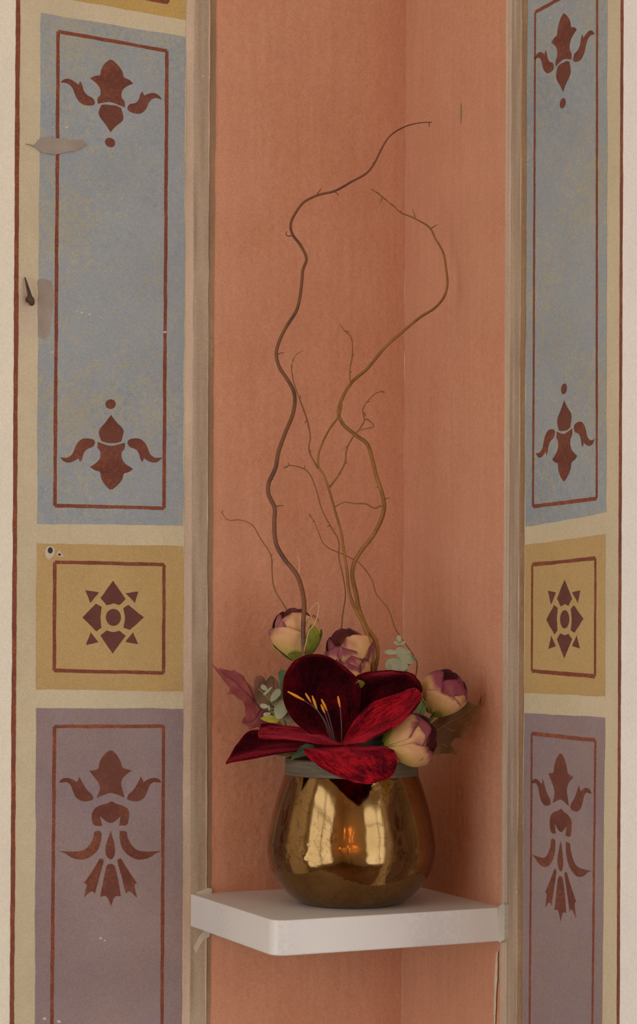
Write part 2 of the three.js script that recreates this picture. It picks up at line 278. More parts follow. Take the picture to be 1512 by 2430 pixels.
// worn edges of the orange field below the shelf
patch('paint_chip', 2, [[1181, 2262], [1186, 2255], [1184, 2330], [1181, 2380], [1178, 2450], [1175, 2450], [1177, 2340]], M.chip, 0.0016, T, 360, 'pale worn paint edge');
patch('paint_chip', 1, [[487, 2196], [497, 2200], [496, 2222], [484, 2228], [470, 2250], [462, 2262], [457, 2246], [468, 2226], [480, 2212]], M.chip, 0.0016, T, 361, 'pale worn plaster under the shelf end');
patch('paint_stain', 2, [[1093, 246], [1096, 244], [1098, 275], [1096, 296], [1093, 290]], M.darkband, 1.5 * T, T * 0.5, 362, 'brown drip mark on the orange paint');

// ---------------------------------------------------------------- generic modelling helpers
function grid(nu, nv, f, colorFn) {                           // indexed grid mesh; f(u, v) -> Vector3
  const pos = [], uv = [], col = [], idx = [];
  for (let j = 0; j <= nv; j++) for (let i = 0; i <= nu; i++) { const u = i / nu, v = j / nv, p = f(u, v); pos.push(p.x, p.y, p.z); uv.push(u, v); if (colorFn) { const c = colorFn(u, v); col.push(...c); } }
  for (let j = 0; j < nv; j++) for (let i = 0; i < nu; i++) { const a = j * (nu + 1) + i, b = a + 1, c = a + nu + 1, d = c + 1; idx.push(a, b, d, a, d, c); }
  const g = new THREE.BufferGeometry(); g.setAttribute('position', new THREE.Float32BufferAttribute(pos, 3)); g.setAttribute('uv', new THREE.Float32BufferAttribute(uv, 2)); if (colorFn) g.setAttribute('color', new THREE.Float32BufferAttribute(col, 3));
  g.setIndex(idx); g.computeVertexNormals(); return g;
}
function solidify(g, t) {                                     // a sheet given thickness, closed along its rim
  g.computeVertexNormals();
  const p = g.attributes.position, n = g.attributes.normal, N = p.count, idx = Array.from(g.index.array), pos = new Float32Array(N * 6), out = [];
  for (let i = 0; i < N; i++) for (let k = 0; k < 3; k++) { pos[3 * i + k] = p.getComponent(i, k) + n.getComponent(i, k) * t / 2; pos[3 * (N + i) + k] = p.getComponent(i, k) - n.getComponent(i, k) * t / 2; }
  const edges = new Map();
  for (let i = 0; i < idx.length; i += 3) {
    const [a, b, c] = [idx[i], idx[i + 1], idx[i + 2]]; out.push(a, b, c, N + c, N + b, N + a);
    for (const [x, y] of [[a, b], [b, c], [c, a]]) { const k = Math.min(x, y) + '_' + Math.max(x, y); edges.set(k, edges.has(k) ? null : [x, y]); }
  }
  for (const e of edges.values()) if (e) { const [x, y] = e; out.push(x, N + x, N + y, x, N + y, y); }
  const r = new THREE.BufferGeometry(); r.setAttribute('position', new THREE.BufferAttribute(pos, 3));
  for (const k of ['uv', 'color']) if (g.attributes[k]) { const a = g.attributes[k], d = new Float32Array(a.array.length * 2); d.set(a.array); d.set(a.array, a.array.length); r.setAttribute(k, new THREE.BufferAttribute(d, a.itemSize)); }
  r.setIndex(out); r.computeVertexNormals(); return r;
}
const cr = (p0, p1, p2, p3, t) => 0.5 * (2 * p1 + (p2 - p0) * t + (2 * p0 - 5 * p1 + 4 * p2 - p3) * t * t + (3 * p1 - p0 - 3 * p2 + p3) * t * t * t);
function spline(pts, t) {                                     // Catmull-Rom through Vector3 points
  const n = pts.length - 1, x = clamp(t) * n, i = Math.min(n - 1, Math.floor(x)), f = x - i;
  const a = i > 0 ? pts[i - 1] : pts[0].clone().multiplyScalar(2).sub(pts[1]), b = pts[i], c = pts[i + 1], d = i + 2 <= n ? pts[i + 2] : pts[n].clone().multiplyScalar(2).sub(pts[n - 1]);
  return V(cr(a.x, b.x, c.x, d.x, f), cr(a.y, b.y, c.y, d.y, f), cr(a.z, b.z, c.z, d.z, f));
}
let lastPath = [];
function tube(pts, radius, seg = 40, sides = 8) {             // tapering tube; radius(t); closed ends
  const curve = new THREE.CatmullRomCurve3(pts, false, 'centripetal'), P = curve.getSpacedPoints(seg), pos = [], uv = [], idx = [];
  lastPath = P;
  const len = curve.getLength(); let nrm = null;
  for (let i = 0; i <= seg; i++) {
    const tan = P[Math.min(seg, i + 1)].clone().sub(P[Math.max(0, i - 1)]).normalize();
    if (!nrm) { nrm = Math.abs(tan.y) < 0.9 ? V(0, 1, 0) : V(1, 0, 0); }
    nrm = nrm.clone().addScaledVector(tan, -nrm.dot(tan)).normalize();
    const bi = tan.clone().cross(nrm), r = radius(i / seg);
    for (let k = 0; k <= sides; k++) { const a = k / sides * 2 * Math.PI, q = P[i].clone().addScaledVector(nrm, Math.cos(a) * r).addScaledVector(bi, Math.sin(a) * r); pos.push(q.x, q.y, q.z); uv.push(k / sides * 0.02, i / seg * len); }
  }
  for (let i = 0; i < seg; i++) for (let k = 0; k < sides; k++) { const a = i * (sides + 1) + k, b = a + sides + 1; idx.push(a, b, a + 1, b, b + 1, a + 1); }
  for (const [i, s] of [[0, 0], [seg, 1]]) { const c = pos.length / 3; pos.push(P[i].x, P[i].y, P[i].z); uv.push(0, 0); for (let k = 0; k < sides; k++) { const a = i * (sides + 1) + k; if (s) idx.push(a, c, a + 1); else idx.push(a, a + 1, c); } }
  const g = new THREE.BufferGeometry(); g.setAttribute('position', new THREE.Float32BufferAttribute(pos, 3)); g.setAttribute('uv', new THREE.Float32BufferAttribute(uv, 2)); g.setIndex(idx); g.computeVertexNormals(); return g;
}
function sheet(pts, depth, t, colorFn, level = 3) {           // a leaf from its outline (frame points) laid on a curved depth, with thickness
  const c2 = pts.map(([x, y]) => new THREE.Vector2(x, y)), tri = THREE.ShapeUtils.triangulateShape(c2, []);
  let P = pts.map((p) => p.slice(0, 2)), F = tri.map((x) => x.slice());
  for (let l = 0; l < level; l++) {
    const key = new Map(), mid = (a, b) => { const k = a < b ? a + '_' + b : b + '_' + a; if (!key.has(k)) { key.set(k, P.length); P.push([(P[a][0] + P[b][0]) / 2, (P[a][1] + P[b][1]) / 2]); } return key.get(k); };
    F = F.flatMap(([a, b, c]) => { const d = mid(a, b), e = mid(b, c), f = mid(c, a); return [[a, d, f], [d, b, e], [f, e, c], [d, e, f]]; });
  }
  const g = new THREE.BufferGeometry(), pos = [], uv = [], col = [];
  for (const [x, y] of P) { const p = at(x, y, depth(x, y)); pos.push(p.x, p.y, p.z); uv.push(x * PXM, -y * PXM); if (colorFn) col.push(...colorFn(x, y)); }
  g.setAttribute('position', new THREE.Float32BufferAttribute(pos, 3)); g.setAttribute('uv', new THREE.Float32BufferAttribute(uv, 2)); if (colorFn) g.setAttribute('color', new THREE.Float32BufferAttribute(col, 3));
  g.setIndex(F.flat()); return solidify(g, t);
}
const lin = (r, g, b) => { const c = new THREE.Color().setRGB(r / 255, g / 255, b / 255, THREE.SRGBColorSpace); return [c.r, c.g, c.b]; };

// ---------------------------------------------------------------- shelf
const SL = -0.2238, SW = 0.1978, ST = 0.0305;
const shelfMat = new THREE.MeshPhysicalMaterial({ map: paint([214, 206, 198], { seed: 22, tile: 0.3, patch: [198, 193, 190], patchAmount: 0.5, patchScale: 4, grain: 5, mottle: 8 }), roughness: 0.42, clearcoat: 0.1, clearcoatRoughness: 0.4 });
const shelf = thing('corner_shelf', 'white stone corner shelf slab with rounded front corner under the vase', 'shelf', V(SL / 2, S - ST, SW / 2));
{
  const b = 0.0014, r = 0.012, s = new THREE.Shape(), X0 = SL + b, X1 = 0.02, Z0 = -0.02, Z1 = SW - b;      // let into both walls
  s.moveTo(X1, Z0); s.lineTo(X1, Z1); s.lineTo(X0 + r, Z1); s.absarc(X0 + r, Z1 - r, r, Math.PI / 2, Math.PI, false); s.lineTo(X0, Z0); s.lineTo(X1, Z0);
  const g = new THREE.ExtrudeGeometry(s, { depth: ST - 2 * b, bevelEnabled: true, bevelThickness: b, bevelSize: b, bevelSegments: 3, curveSegments: 10 });
  g.rotateX(Math.PI / 2); g.translate(0, S - b, 0);           // shape's second axis becomes z, extruded downwards
  part('slab', g, shelfMat, shelf);
  const blob = (pts, w, lift, th, seed) => coat(w, wobble(px(w, pts), 0.0012, 0.003, seed), lift, th);
  part('plaster_filler', blob([[463, 2118], [478, 2112], [492, 2106], [499, 2108], [498, 2124], [467, 2130]], 1, 0.0014, 0.003, 371), M.chip, shelf).userData.label = 'yellowish plaster filler at the left end';
  part('plaster_filler', blob([[1196, 2150], [1205, 2143], [1211, 2148], [1209, 2230], [1198, 2236], [1192, 2228]], 2, 0.0014, 0.004, 372), M.plaster, shelf).userData.label = 'pale plaster filler at the right end';
}

// ---------------------------------------------------------------- vase
const cracks = (() => {                                        // crackle: distance to the borders of random cells
  const N = 14, r = rng(77), pts = [];
  for (let j = 0; j < N; j++) for (let i = 0; i < N; i++) pts.push([(i + r()) / N, (j + r()) / N]);
  return (u, v) => {
    let a = 9, b = 9; const ci = Math.floor(u * N), cj = Math.floor(v * N);
    for (let dj = -2; dj <= 2; dj++) for (let di = -2; di <= 2; di++) { const i = ((ci + di) % N + N) % N, j = ((cj + dj) % N + N) % N, p = pts[j * N + i]; let dx = Math.abs(u - p[0]), dy = Math.abs(v - p[1]); dx = Math.min(dx, 1 - dx); dy = Math.min(dy, 1 - dy); const d = Math.hypot(dx, dy); if (d < a) { b = a; a = d; } else if (d < b) b = d; }
    return (b - a) * N;
  };
})();
const warp = (u, v) => [(u + 0.06 * (fbm(u, v, 4, 3, 81) - 0.5) + 1) % 1, (v + 0.06 * (fbm(u, v, 4, 3, 91) - 0.5) + 1) % 1];
const crackColor = texture(1024, 1, (u, v) => { const [a, b] = warp(u, v), c = cracks(a, b), show = smooth(0.44, 0.62, fbm(u, v, 3, 3, 101)), k = (1 - smooth(0.004, 0.026, c)) * 0.55 * show, n = fbm(u, v, 10, 4, 111), pit = smooth(0.62, 0.8, fbm(u, v, 60, 2, 113)) * smooth(0.5, 0.66, fbm(u, v, 5, 3, 117)); return mixc(mixc([154, 120, 78], [126, 95, 55], n), [46, 32, 20], Math.max(k, pit * 0.22)); });
const crackBump = texture(1024, 1, (u, v) => { const w = smooth(0.46, 0.6, fbm(u, v, 4, 3, 119)), g = 255 * clamp(0.5 + 0.55 * (fbm(u, v, 3, 2, 121) - 0.5) + (0.16 + 0.3 * w) * (fbm(u, v, 14, 2, 131) - 0.5) + 0.16 * w * (fbm(u, v, 40, 2, 133) - 0.5)); return [g, g, g]; }, false);
for (const t of [crackColor, crackBump]) t.repeat.set(3, 1);
const vaseMat = new THREE.MeshPhysicalMaterial({ map: crackColor, metalness: 1, roughness: 0.09, bumpMap: crackBump, bumpScale: 0.0014 });
const vase = thing('glass_vase', 'round copper gold crackled mirror glass vase with grey collar on the shelf', 'vase', V(VASE.x, S, VASE.z));
{
  const outer = [[0, 0], [0.040, 0], [0.0448, 0.0008], [0.0505, 0.0035], [0.0572, 0.0085], [0.0640, 0.0155], [0.0697, 0.0235], [0.0737, 0.0325], [0.0760, 0.0415], [0.0768, 0.049], [0.0764, 0.057], [0.0750, 0.066], [0.0727, 0.078], [0.0697, 0.090], [0.0660, 0.1025], [0.0628, 0.112], [0.0606, 0.1175]];
  const prof = new THREE.SplineCurve(outer.slice(1).map(([r, h]) => new THREE.Vector2(r, h))).getPoints(60);
  const g1 = new THREE.LatheGeometry([new THREE.Vector2(0.0001, 0.0002), ...prof, new THREE.Vector2(0.0565, 0.1175), new THREE.Vector2(0.058, 0.11), new THREE.Vector2(0.062, 0.098)], 96);
  mesh('body', g1, vaseMat, vase);
  const collarMat = new THREE.MeshStandardMaterial({ map: paint([90, 76, 56], { seed: 23, tile: 0.5, mottle: 22, grain: 10, patch: [120, 112, 96], patchAmount: 0.5 }), roughness: 0.75 });
  const col = [[0.0565, 0.1165], [0.0608, 0.1165], [0.0614, 0.118], [0.0606, 0.122], [0.0604, 0.126], [0.0610, 0.130], [0.0606, 0.1318], [0.0588, 0.1322], [0.0572, 0.131], [0.0566, 0.125], [0.0565, 0.1165]].map(([r, h]) => new THREE.Vector2(r, h));
  mesh('collar', new THREE.LatheGeometry(col, 80), collarMat, vase).userData.label = 'matt grey collar at the vase mouth';
  const moss = new THREE.MeshStandardMaterial({ color: 0x2c2a1c, roughness: 1 });
  const foam = grid(30, 8, (u, v) => { const a = u * 2 * Math.PI, r = 0.0575 * v; return V(r * Math.cos(a), 0.118 + 0.004 * (1 - v) + 0.003 * vnoise(r * 300 * Math.cos(a) + 20, r * 300 * Math.sin(a) + 20, 5) * (1 - v), -r * Math.sin(a)); });
  mesh('foam_filling', solidify(foam, 0.004), moss, vase).userData.label = 'dark floral foam inside the mouth';
}
const MOUTH = V(VASE.x, S + 0.118, VASE.z);
const mouth = (a, r) => V(MOUTH.x + r * Math.cos(a), MOUTH.y, MOUTH.z + r * Math.sin(a));

// ---------------------------------------------------------------- willow branches
const barkTex = (a, b, seed) => new THREE.MeshStandardMaterial({ map: paint(a, { seed, tile: 0.08, patch: b, patchAmount: 0.9, patchScale: 4, mottle: 26, grain: 12 }), roughness: 0.6 });
const barkDark = barkTex([108, 62, 26], [74, 42, 28], 24), barkGold = barkTex([140, 92, 30], [108, 66, 24], 25), barkThin = barkTex([132, 86, 42], [102, 60, 34], 26), barkPale = new THREE.MeshStandardMaterial({ color: 0xc79a72, roughness: 0.8 });
const z1 = (l) => l.map(([x, y]) => [500 + x * 0.41005, 250 + y * 0.41005]), z2 = (l) => l.map(([x, y]) => [500 + x * 0.41005, 750 + y * 0.41005]);
const depthAlong = (pts, dfn) => { const n = pts.length - 1; return pts.map(([x, y], i) => at(x, y, dfn(i / n, y))); };
const taperPx = (...r) => (t) => { const x = t * (r.length - 1), i = Math.min(r.length - 2, Math.floor(x)); return lerp(r[i], r[i + 1], x - i) * PXM; };
const rise = (d0, d1, wob = 0.006, ph = 0) => (t, y) => { const k = clamp((1560 - y) / 1250); return lerp(d0, d1, k) + wob * Math.sin(k * 19 + ph); };
const along = new Map();                                      // branch -> points along its stem and side twigs
function grow(name, geo, mat, parent) { along.set(parent, [...(along.get(parent) ?? []), ...lastPath]); return part(name, geo, mat, parent); }
function spur(parent, from, to, dfn, r0, r1, mat, seg = 6) {  // a bud or thorn, rooted on the nearest point of its branch
  const a0 = at(...from, dfn(0, from[1])), b0 = at(...to, dfn(0, to[1])); let root = a0, best = 1;
  for (const p of along.get(parent)) { const d = p.distanceTo(a0); if (d < best) { best = d; root = p.clone(); } }
  const end = root.clone().add(b0).sub(a0), mid = root.clone().lerp(end, 0.5).add(V(0, 0.0006, 0.0006));
  return part('twig_bud', tube([root, mid, end], taperPx(r0, r1), seg, 6), mat, parent);
}
// left, dark branch
{
  const p = [...z2([[545, 2040], [540, 1960], [535, 1800], [540, 1650], [500, 1500], [430, 1410], [380, 1320], [368, 1200], [370, 1110], [335, 1030], [335, 970], [375, 880], [392, 790], [430, 680], [478, 560], [485, 450], [440, 360], [400, 300], [380, 220], [400, 140], [440, 60]]), ...z1([[500, 1180], [525, 1050], [535, 950], [555, 890], [520, 810], [470, 740], [465, 680], [500, 610], [540, 560], [620, 520], [720, 495], [810, 445], [905, 390], [950, 330], [985, 260], [1035, 180], [1120, 125], [1200, 103], [1280, 97]])];
  const d = rise(0.018, -0.045, 0.006, 0.5), w = depthAlong(p, d); w.unshift(at(722, 1680, 0.005), mouth(2.6, 0.012));
  [w[0], w[1]] = [w[1], w[0]];
  const br = thing('willow_branch', 'tall dark brown curly willow branch rising behind the left rosebud', 'branch', w[0].clone(), 'curly willow branches in the vase');
  grow('stem', tube(w, taperPx(6, 6, 5.6, 5.2, 5, 4.6, 4, 3.6, 3, 2.6, 1.2), 260, 9), barkDark, br);
  for (const [a, b] of [z1([[385, 1440], [430, 1425]]), z1([[612, 522], [642, 480]]), z1([[715, 495], [746, 522]]), z1([[940, 348], [936, 334]]), z1([[1262, 100], [1264, 128]]), z2([[372, 1112], [425, 1102]]), z2([[345, 966], [368, 958]]), z2([[505, 1492], [516, 1486]])]) spur(br, a, b, d, 1.8, 0.7, barkDark);
  const hk = z1([[470, 752], [450, 757], [436, 745], [441, 728]]).map(([x, y]) => at(x, y, d(0, y))); part('twig_bud', tube(hk, taperPx(1.6, 1.4, 0.8), 10, 6), barkDark, br);
  const sp = z2([[510, 1490], [514, 1440], [508, 1395], [497, 1350]]).map(([x, y]) => at(x, y, d(0, y) + 0.003)); part('bark_fibre', tube(sp, taperPx(1.3, 1.1, 0.6), 14, 5), barkPale, br).userData.label = 'pale loose bark fibre';
}
// right, golden branch
{
  const p = [...z2([[950, 2050], [965, 1960], [955, 1880], [900, 1800], [860, 1700], [840, 1600], [820, 1500], [830, 1430], [870, 1360], [940, 1270], [990, 1170], [1005, 1100], [990, 1020], [960, 930], [935, 830], [905, 740], [840, 690], [770, 630], [740, 570], [760, 480], [820, 380], [900, 310], [960, 240], [1010, 180], [1100, 100]]), ...z1([[1215, 1225], [1300, 1170], [1350, 1110], [1370, 1040], [1362, 940], [1345, 850], [1300, 770], [1270, 710], [1220, 675], [1160, 645], [1090, 615], [1070, 592], [1040, 570], [990, 525], [930, 485]])];
  const d = rise(-0.005, -0.05, 0.005, 2), w = depthAlong(p, d); w.unshift(mouth(0.4, 0.02), at(884, 1690, -0.002));
  const br = thing('willow_branch', 'golden brown curly willow branch with wide open bow to the right', 'branch', w[0].clone(), 'curly willow branches in the vase');
  grow('stem', tube(w, taperPx(5.5, 5.6, 5.4, 5.2, 5, 4.6, 4, 3.6, 3, 2.2, 1.2), 260, 9), barkGold, br);
  for (const [a, b] of [z1([[1272, 712], [1312, 687]]), z1([[1180, 655], [1162, 600]]), z1([[1165, 645], [1150, 640]]), z1([[1085, 612], [1110, 628]]), z1([[990, 525], [975, 570]]), z1([[1010, 548], [990, 545]]), z2([[1008, 1064], [1046, 1052]]), z2([[968, 994], [940, 1000]]), z2([[915, 1275], [924, 1242]]), z1([[1040, 570], [1075, 600]]), z1([[960, 500], [985, 522]])]) spur(br, a, b, d, 1.7, 0.8, barkThin);
  const h = z2([[988, 1095], [950, 1112], [900, 1088], [830, 1085], [775, 1077], [720, 1105]]).map(([x, y]) => at(x, y, d(0, y) + 0.004)); part('side_twig', tube(h, taperPx(2, 1.8, 1.4, 1.2), 30, 6), barkThin, br);
}
// middle branch with three side twigs
{
  const p = z2([[940, 2040], [928, 1920], [890, 1800], [830, 1680], [800, 1590], [790, 1480], [770, 1350], [755, 1250], [720, 1130], [690, 1020], [660, 930], [625, 870], [625, 800], [645, 740], [690, 650], [735, 590], [755, 540], [765, 470], [805, 400], [805, 320], [820, 220], [812, 120], [780, 90], [745, 45]]);
  const d = rise(0.004, -0.05, 0.004, 1), w = depthAlong(p, d); w.unshift(mouth(0.9, 0.016), at(878, 1690, 0.004));
  const br = thing('willow_branch', 'slim brown curly willow branch between the two taller branches', 'branch', w[0].clone(), 'curly willow branches in the vase');
  grow('stem', tube(w, taperPx(5, 5, 4.6, 4.2, 3.6, 3, 2.6, 2.2, 1.8, 1), 200, 9), barkGold, br);
  const twig = (l, ...r) => grow('side_twig', tube(z2(l).map(([x, y]) => at(x, y, d(0, y) - 0.002)), taperPx(...r), 50, 6), barkThin, br);
  twig([[622, 882], [570, 780], [577, 700], [560, 610], [515, 480], [480, 380], [470, 290], [490, 230], [515, 210], [540, 200]], 2.4, 2, 1.8, 1.4, 0.8);
  twig([[690, 990], [740, 920], [780, 840], [785, 780], [830, 690], [865, 650], [890, 600], [880, 545], [910, 490], [960, 445], [1000, 435]], 2.3, 2, 1.8, 1.5, 1);
  twig([[885, 600], [910, 600], [945, 640], [905, 650], [866, 662]], 1.8, 1.5, 1.2);
  for (const l of [[[575, 590], [560, 610]], [[565, 775], [575, 790]], [[484, 340], [478, 320]], [[487, 262], [492, 245]], [[472, 300], [466, 282]], [[515, 470], [520, 456]], [[545, 550], [536, 540]], [[900, 495], [918, 490]], [[878, 560], [892, 566]], [[820, 760], [808, 762]], [[775, 845], [790, 850]], [[740, 915], [752, 908]], [[900, 570], [912, 576]], [[815, 145], [806, 132]], [[835, 235], [846, 218]], [[768, 92], [790, 100]], [[800, 325], [812, 318]], [[985, 434], [1004, 442]]].map(z2)) spur(br, l[0], l[1], d, 1.8, 1.0, barkThin, 4);
}
// thin separate twigs
function thinTwig(label, pts, d, radii, buds, root) {
  const w = pts.map(([x, y]) => at(x, y, d(0, y))); w.unshift(root);
  const t = thing('willow_twig', label, 'twig', root.clone(), 'thin willow twigs in the vase');
  grow('stem', tube(w, taperPx(...radii), 110, 6), barkThin, t);
  for (const [a, b] of buds) spur(t, a, b, d, 1.6, 0.9, barkThin, 4);
}
thinTwig('thin wavy willow twig rising behind the middle rosebud', z2([[745, 1900], [755, 1830], [765, 1720], [780, 1620], [765, 1500], [742, 1400], [740, 1300], [690, 1210], [640, 1110], [610, 1000], [570, 910], [530, 880], [450, 865], [425, 880]]), rise(-0.03, -0.07), [2, 2, 1.9, 1.7, 1.4], [z2([[450, 866], [440, 850]]), z2([[535, 882], [540, 862]]), z2([[690, 1215], [668, 1218]]), z2([[430, 878], [452, 874]])], mouth(-1.8, 0.03));
thinTwig('thin willow twig curving across the branches above the right eucalyptus', z2([[1195, 2010], [1180, 1975], [1130, 1900], [1070, 1810], [1030, 1700], [960, 1610], [930, 1520], [860, 1430], [790, 1390], [660, 1325], [620, 1240], [600, 1190], [570, 1150]]), rise(-0.02, -0.09), [2, 2, 1.8, 1.6, 1.2], [z2([[600, 1190], [592, 1196]]), z2([[572, 1156], [580, 1166]])], mouth(0.0, 0.04));
thinTwig('thin willow twig bending out to the left past the rosebud', z2([[500, 1850], [470, 1750], [435, 1690], [370, 1580], [355, 1480], [350, 1390], [290, 1290], [240, 1210], [170, 1180], [100, 1180], [65, 1140]]), rise(-0.02, -0.09), [2.4, 2.4, 2.2, 1.9, 1.6, 1.1], [z2([[348, 1390], [354, 1380]]), z2([[64, 1150], [68, 1134]])], mouth(3.6, 0.035));
{
  const pts = [[722, 1545], [726, 1527], [733.6, 1497], [745, 1483], [755.6, 1451], [754.7, 1430], [745, 1438], [735, 1451], [740, 1466], [748, 1482]].map(([x, y], i) => at(x, y, 0.035 - i * 0.0015));
  const f = thing('raffia_fibre', 'pale looped raffia fibre in front of the left rosebud', 'fibre', pts[0].clone());
  part('strand', tube(pts, taperPx(1.1, 1.3, 1.2, 0.8), 60, 5), new THREE.MeshStandardMaterial({ color: 0xc49a68, roughness: 0.8 }), f);
}

// ---------------------------------------------------------------- rosebuds
const petalMat = new THREE.MeshPhysicalMaterial({ vertexColors: true, roughness: 0.85, sheen: 0.15, sheenColor: new THREE.Color(1, 0.9, 0.85), sheenRoughness: 0.6 });
const greenMat = new THREE.MeshStandardMaterial({ vertexColors: true, roughness: 0.75 });
const stemMat = new THREE.MeshStandardMaterial({ color: 0x5c6a2c, roughness: 0.8 });
const CREAM = lin(210, 170, 98), PEACH = lin(208, 152, 110), PURPLE = lin(132, 46, 68), DEEP = lin(80, 27, 44), LIME = lin(160, 156, 44), LEAF = lin(92, 104, 34);
const mix3 = (a, b, t) => mixc(a, b, clamp(t));
function rosebud(label, base, tip, R, spin, dark, opt = {}) {
  const axis = tip.clone().sub(base), Hh = axis.length(); axis.normalize();
  const toCam = CAM.clone().sub(base).normalize(), front = toCam.clone().addScaledVector(axis, -toCam.dot(axis)).normalize(), side = axis.clone().cross(front).normalize();   // azimuth 0 faces the camera, positive to the right of an upright axis
  const b = thing('rosebud', label, 'flower', base.clone(), 'artificial rosebuds in the arrangement');
  const P = (a, r, h) => base.clone().addScaledVector(axis, h).addScaledVector(front, r * Math.cos(a)).addScaledVector(side, r * Math.sin(a));
  const prof = (t) => Math.pow(Math.sin(Math.PI * clamp(0.055 + 0.80 * t, 0, 0.93)), 0.72);
  const petals = opt.petals ?? [[0.15, 1.0, 0.86, 1.0, 0.0], [2.2, 1.0, 0.97, 0.96, 0.35], [-1.7, 1.0, 0.92, 1.0, 0.25], [1.15, 0.95, 1.0, 0.86, 0.5], [-0.75, 0.95, 1.02, 0.82, 0.6], [3.2, 1.0, 1.03, 0.88, 0.8], [-2.6, 0.9, 1.0, 0.78, 0.9]];
  petals.forEach(([a0, W, hl, rho, purple, bias = 0], k) => {
    const hN = (u, v) => vnoise(u * 4 + k * 7, v * 4 + spin * 3, 900 + k);
    const f = (u, v) => {
      const s = (u - 0.5) * 2, tm = 1 - 0.20 * Math.pow(Math.abs(s), 2.6) + 0.05 * (vnoise(u * 7, k * 3.1 + spin, 910) - 0.5), t = v * tm, curl = smooth(0.72, 1, v);
      const r = R * rho * prof(t * hl) * (1 + 0.05 * (hN(u, v) - 0.5)) + R * curl * (0.10 + 0.08 * s * s) * (opt.curl ?? 0.6) * (rho > 0.84 ? 1 : 0.2) - R * 0.05 * (1 - Math.abs(s)) * curl + R * 0.035 * Math.pow(Math.abs(s), 3);
      return P(a0 + spin + s * W * (1.0 - 0.08 * t), r, Hh * hl * t - Hh * 0.03 * curl);
    };
    const c = (u, v) => {
      const s = Math.abs(u - 0.5) * 2, n = vnoise(u * 6 + k, v * 6, 930 + k) - 0.5, m = vnoise(u * 26 + k, v * 8, 950 + k) - 0.5;
      let q = mix3(LIME, CREAM, smooth(0.02, 0.32, v + n * 0.15)); q = mix3(q, PEACH, smooth(0.4, 0.75, v + n * 0.2) * 0.8);
      const e = Math.max(smooth(0.80 - purple * 0.42, 1.0 - purple * 0.2, v + n * 0.25 + m * 0.08), smooth(0.9, 1.02, s * 0.95 + n * 0.1) * smooth(0.35, 0.7, v) * 0.35);
      const lean = bias ? smooth(-0.35, 0.75, bias * (u - 0.5) * 2 + n * 0.4) : 1;
      q = mix3(q, PURPLE, e * (0.75 + 0.25 * dark) * lean); q = mix3(q, DEEP, smooth(0.95, 1.0, v + m * 0.05 + n * 0.05) * (0.25 + 0.6 * lean));
      return mix3(q, [q[0] * 0.86, q[1] * 0.86, q[2] * 0.86], m + 0.4);
    };
    part('petal', solidify(grid(22, 20, f, c), 0.0007), petalMat, b);
  });
  // green sepals and base
  (opt.sepals ?? [[0.9, 0.5, 0.55], [-0.9, 0.45, 0.42], [2.6, 0.5, 0.5], [-2.4, 0.45, 0.4]]).forEach(([a0, W, hl], k) => {
    const f = (u, v) => { const s = (u - 0.5) * 2, w = W * Math.sin(Math.PI * (0.18 + 0.80 * v)) * 1.1; return P(a0 + spin + s * w, R * 1.07 * prof(v * hl) + R * 0.03 + R * 0.06 * smooth(0.7, 1, v), Hh * hl * v - Hh * 0.02); };
    const c = (u, v) => { const n = vnoise(u * 9, v * 9 + k, 970); return mix3(LIME, LEAF, n * 0.8 + 0.2 * (1 - v)); };
    part('sepal', solidify(grid(10, 12, f, c), 0.0008), greenMat, b);
  });
  const st = tube([base.clone().addScaledVector(axis, Hh * 0.04), base.clone().addScaledVector(axis, -0.008), opt.root ?? base.clone().lerp(MOUTH, 0.6).add(V(0, -0.004, 0)), MOUTH.clone().add(V(0, -0.002, 0))], () => 0.0016, 20, 7);
  part('stem', st, stemMat, b);
  return b;
}
rosebud('cream rosebud with purple tips standing highest behind the dark left branch', at(712, 1562, -0.012), at(694, 1446, -0.004), 0.0218, 0, 0.2, { petals: [[-0.75, 1.15, 0.76, 1.04, 0.35, -1], [1.15, 0.9, 0.86, 1.0, 0.0, 1], [-2.2, 1.05, 0.98, 0.96, 0.6], [-1.3, 0.9, 0.98, 0.9, 0.85], [0.1, 1.1, 1.0, 0.88, 0.3, -1], [3.2, 1.0, 1.03, 0.84, 0.9], [2.3, 0.9, 0.98, 0.8, 0.5]], sepals: [[0.72, 0.42, 0.72], [-0.25, 0.55, 0.26], [1.9, 0.5, 0.5], [-1.7, 0.5, 0.36], [-2.6, 0.45, 0.4]] });
rosebud('cream and purple rosebud lying tilted left of the golden branch base', at(862, 1612, -0.010), at(806, 1500, 0.002), 0.0222, 0, 0.6, { petals: [[-0.7, 1.0, 0.88, 1.03, 0.25], [1.25, 0.85, 0.62, 1.06, 0.8], [0.35, 0.95, 0.95, 0.98, 0.45, -1], [-2.1, 1.05, 0.98, 0.96, 0.6], [-1.3, 0.95, 1.0, 0.86, 0.75], [3.2, 1.0, 1.03, 0.88, 0.9], [1.9, 0.9, 1.0, 0.82, 0.7]], sepals: [[-1.55, 0.5, 0.6], [-0.3, 0.4, 0.35], [2.6, 0.5, 0.5]] });
rosebud('purple rosebud mostly hidden behind the top amaryllis petals', at(842, 1640, 0.006), at(824, 1553, 0.014), 0.0178, 1.2, 0.9);
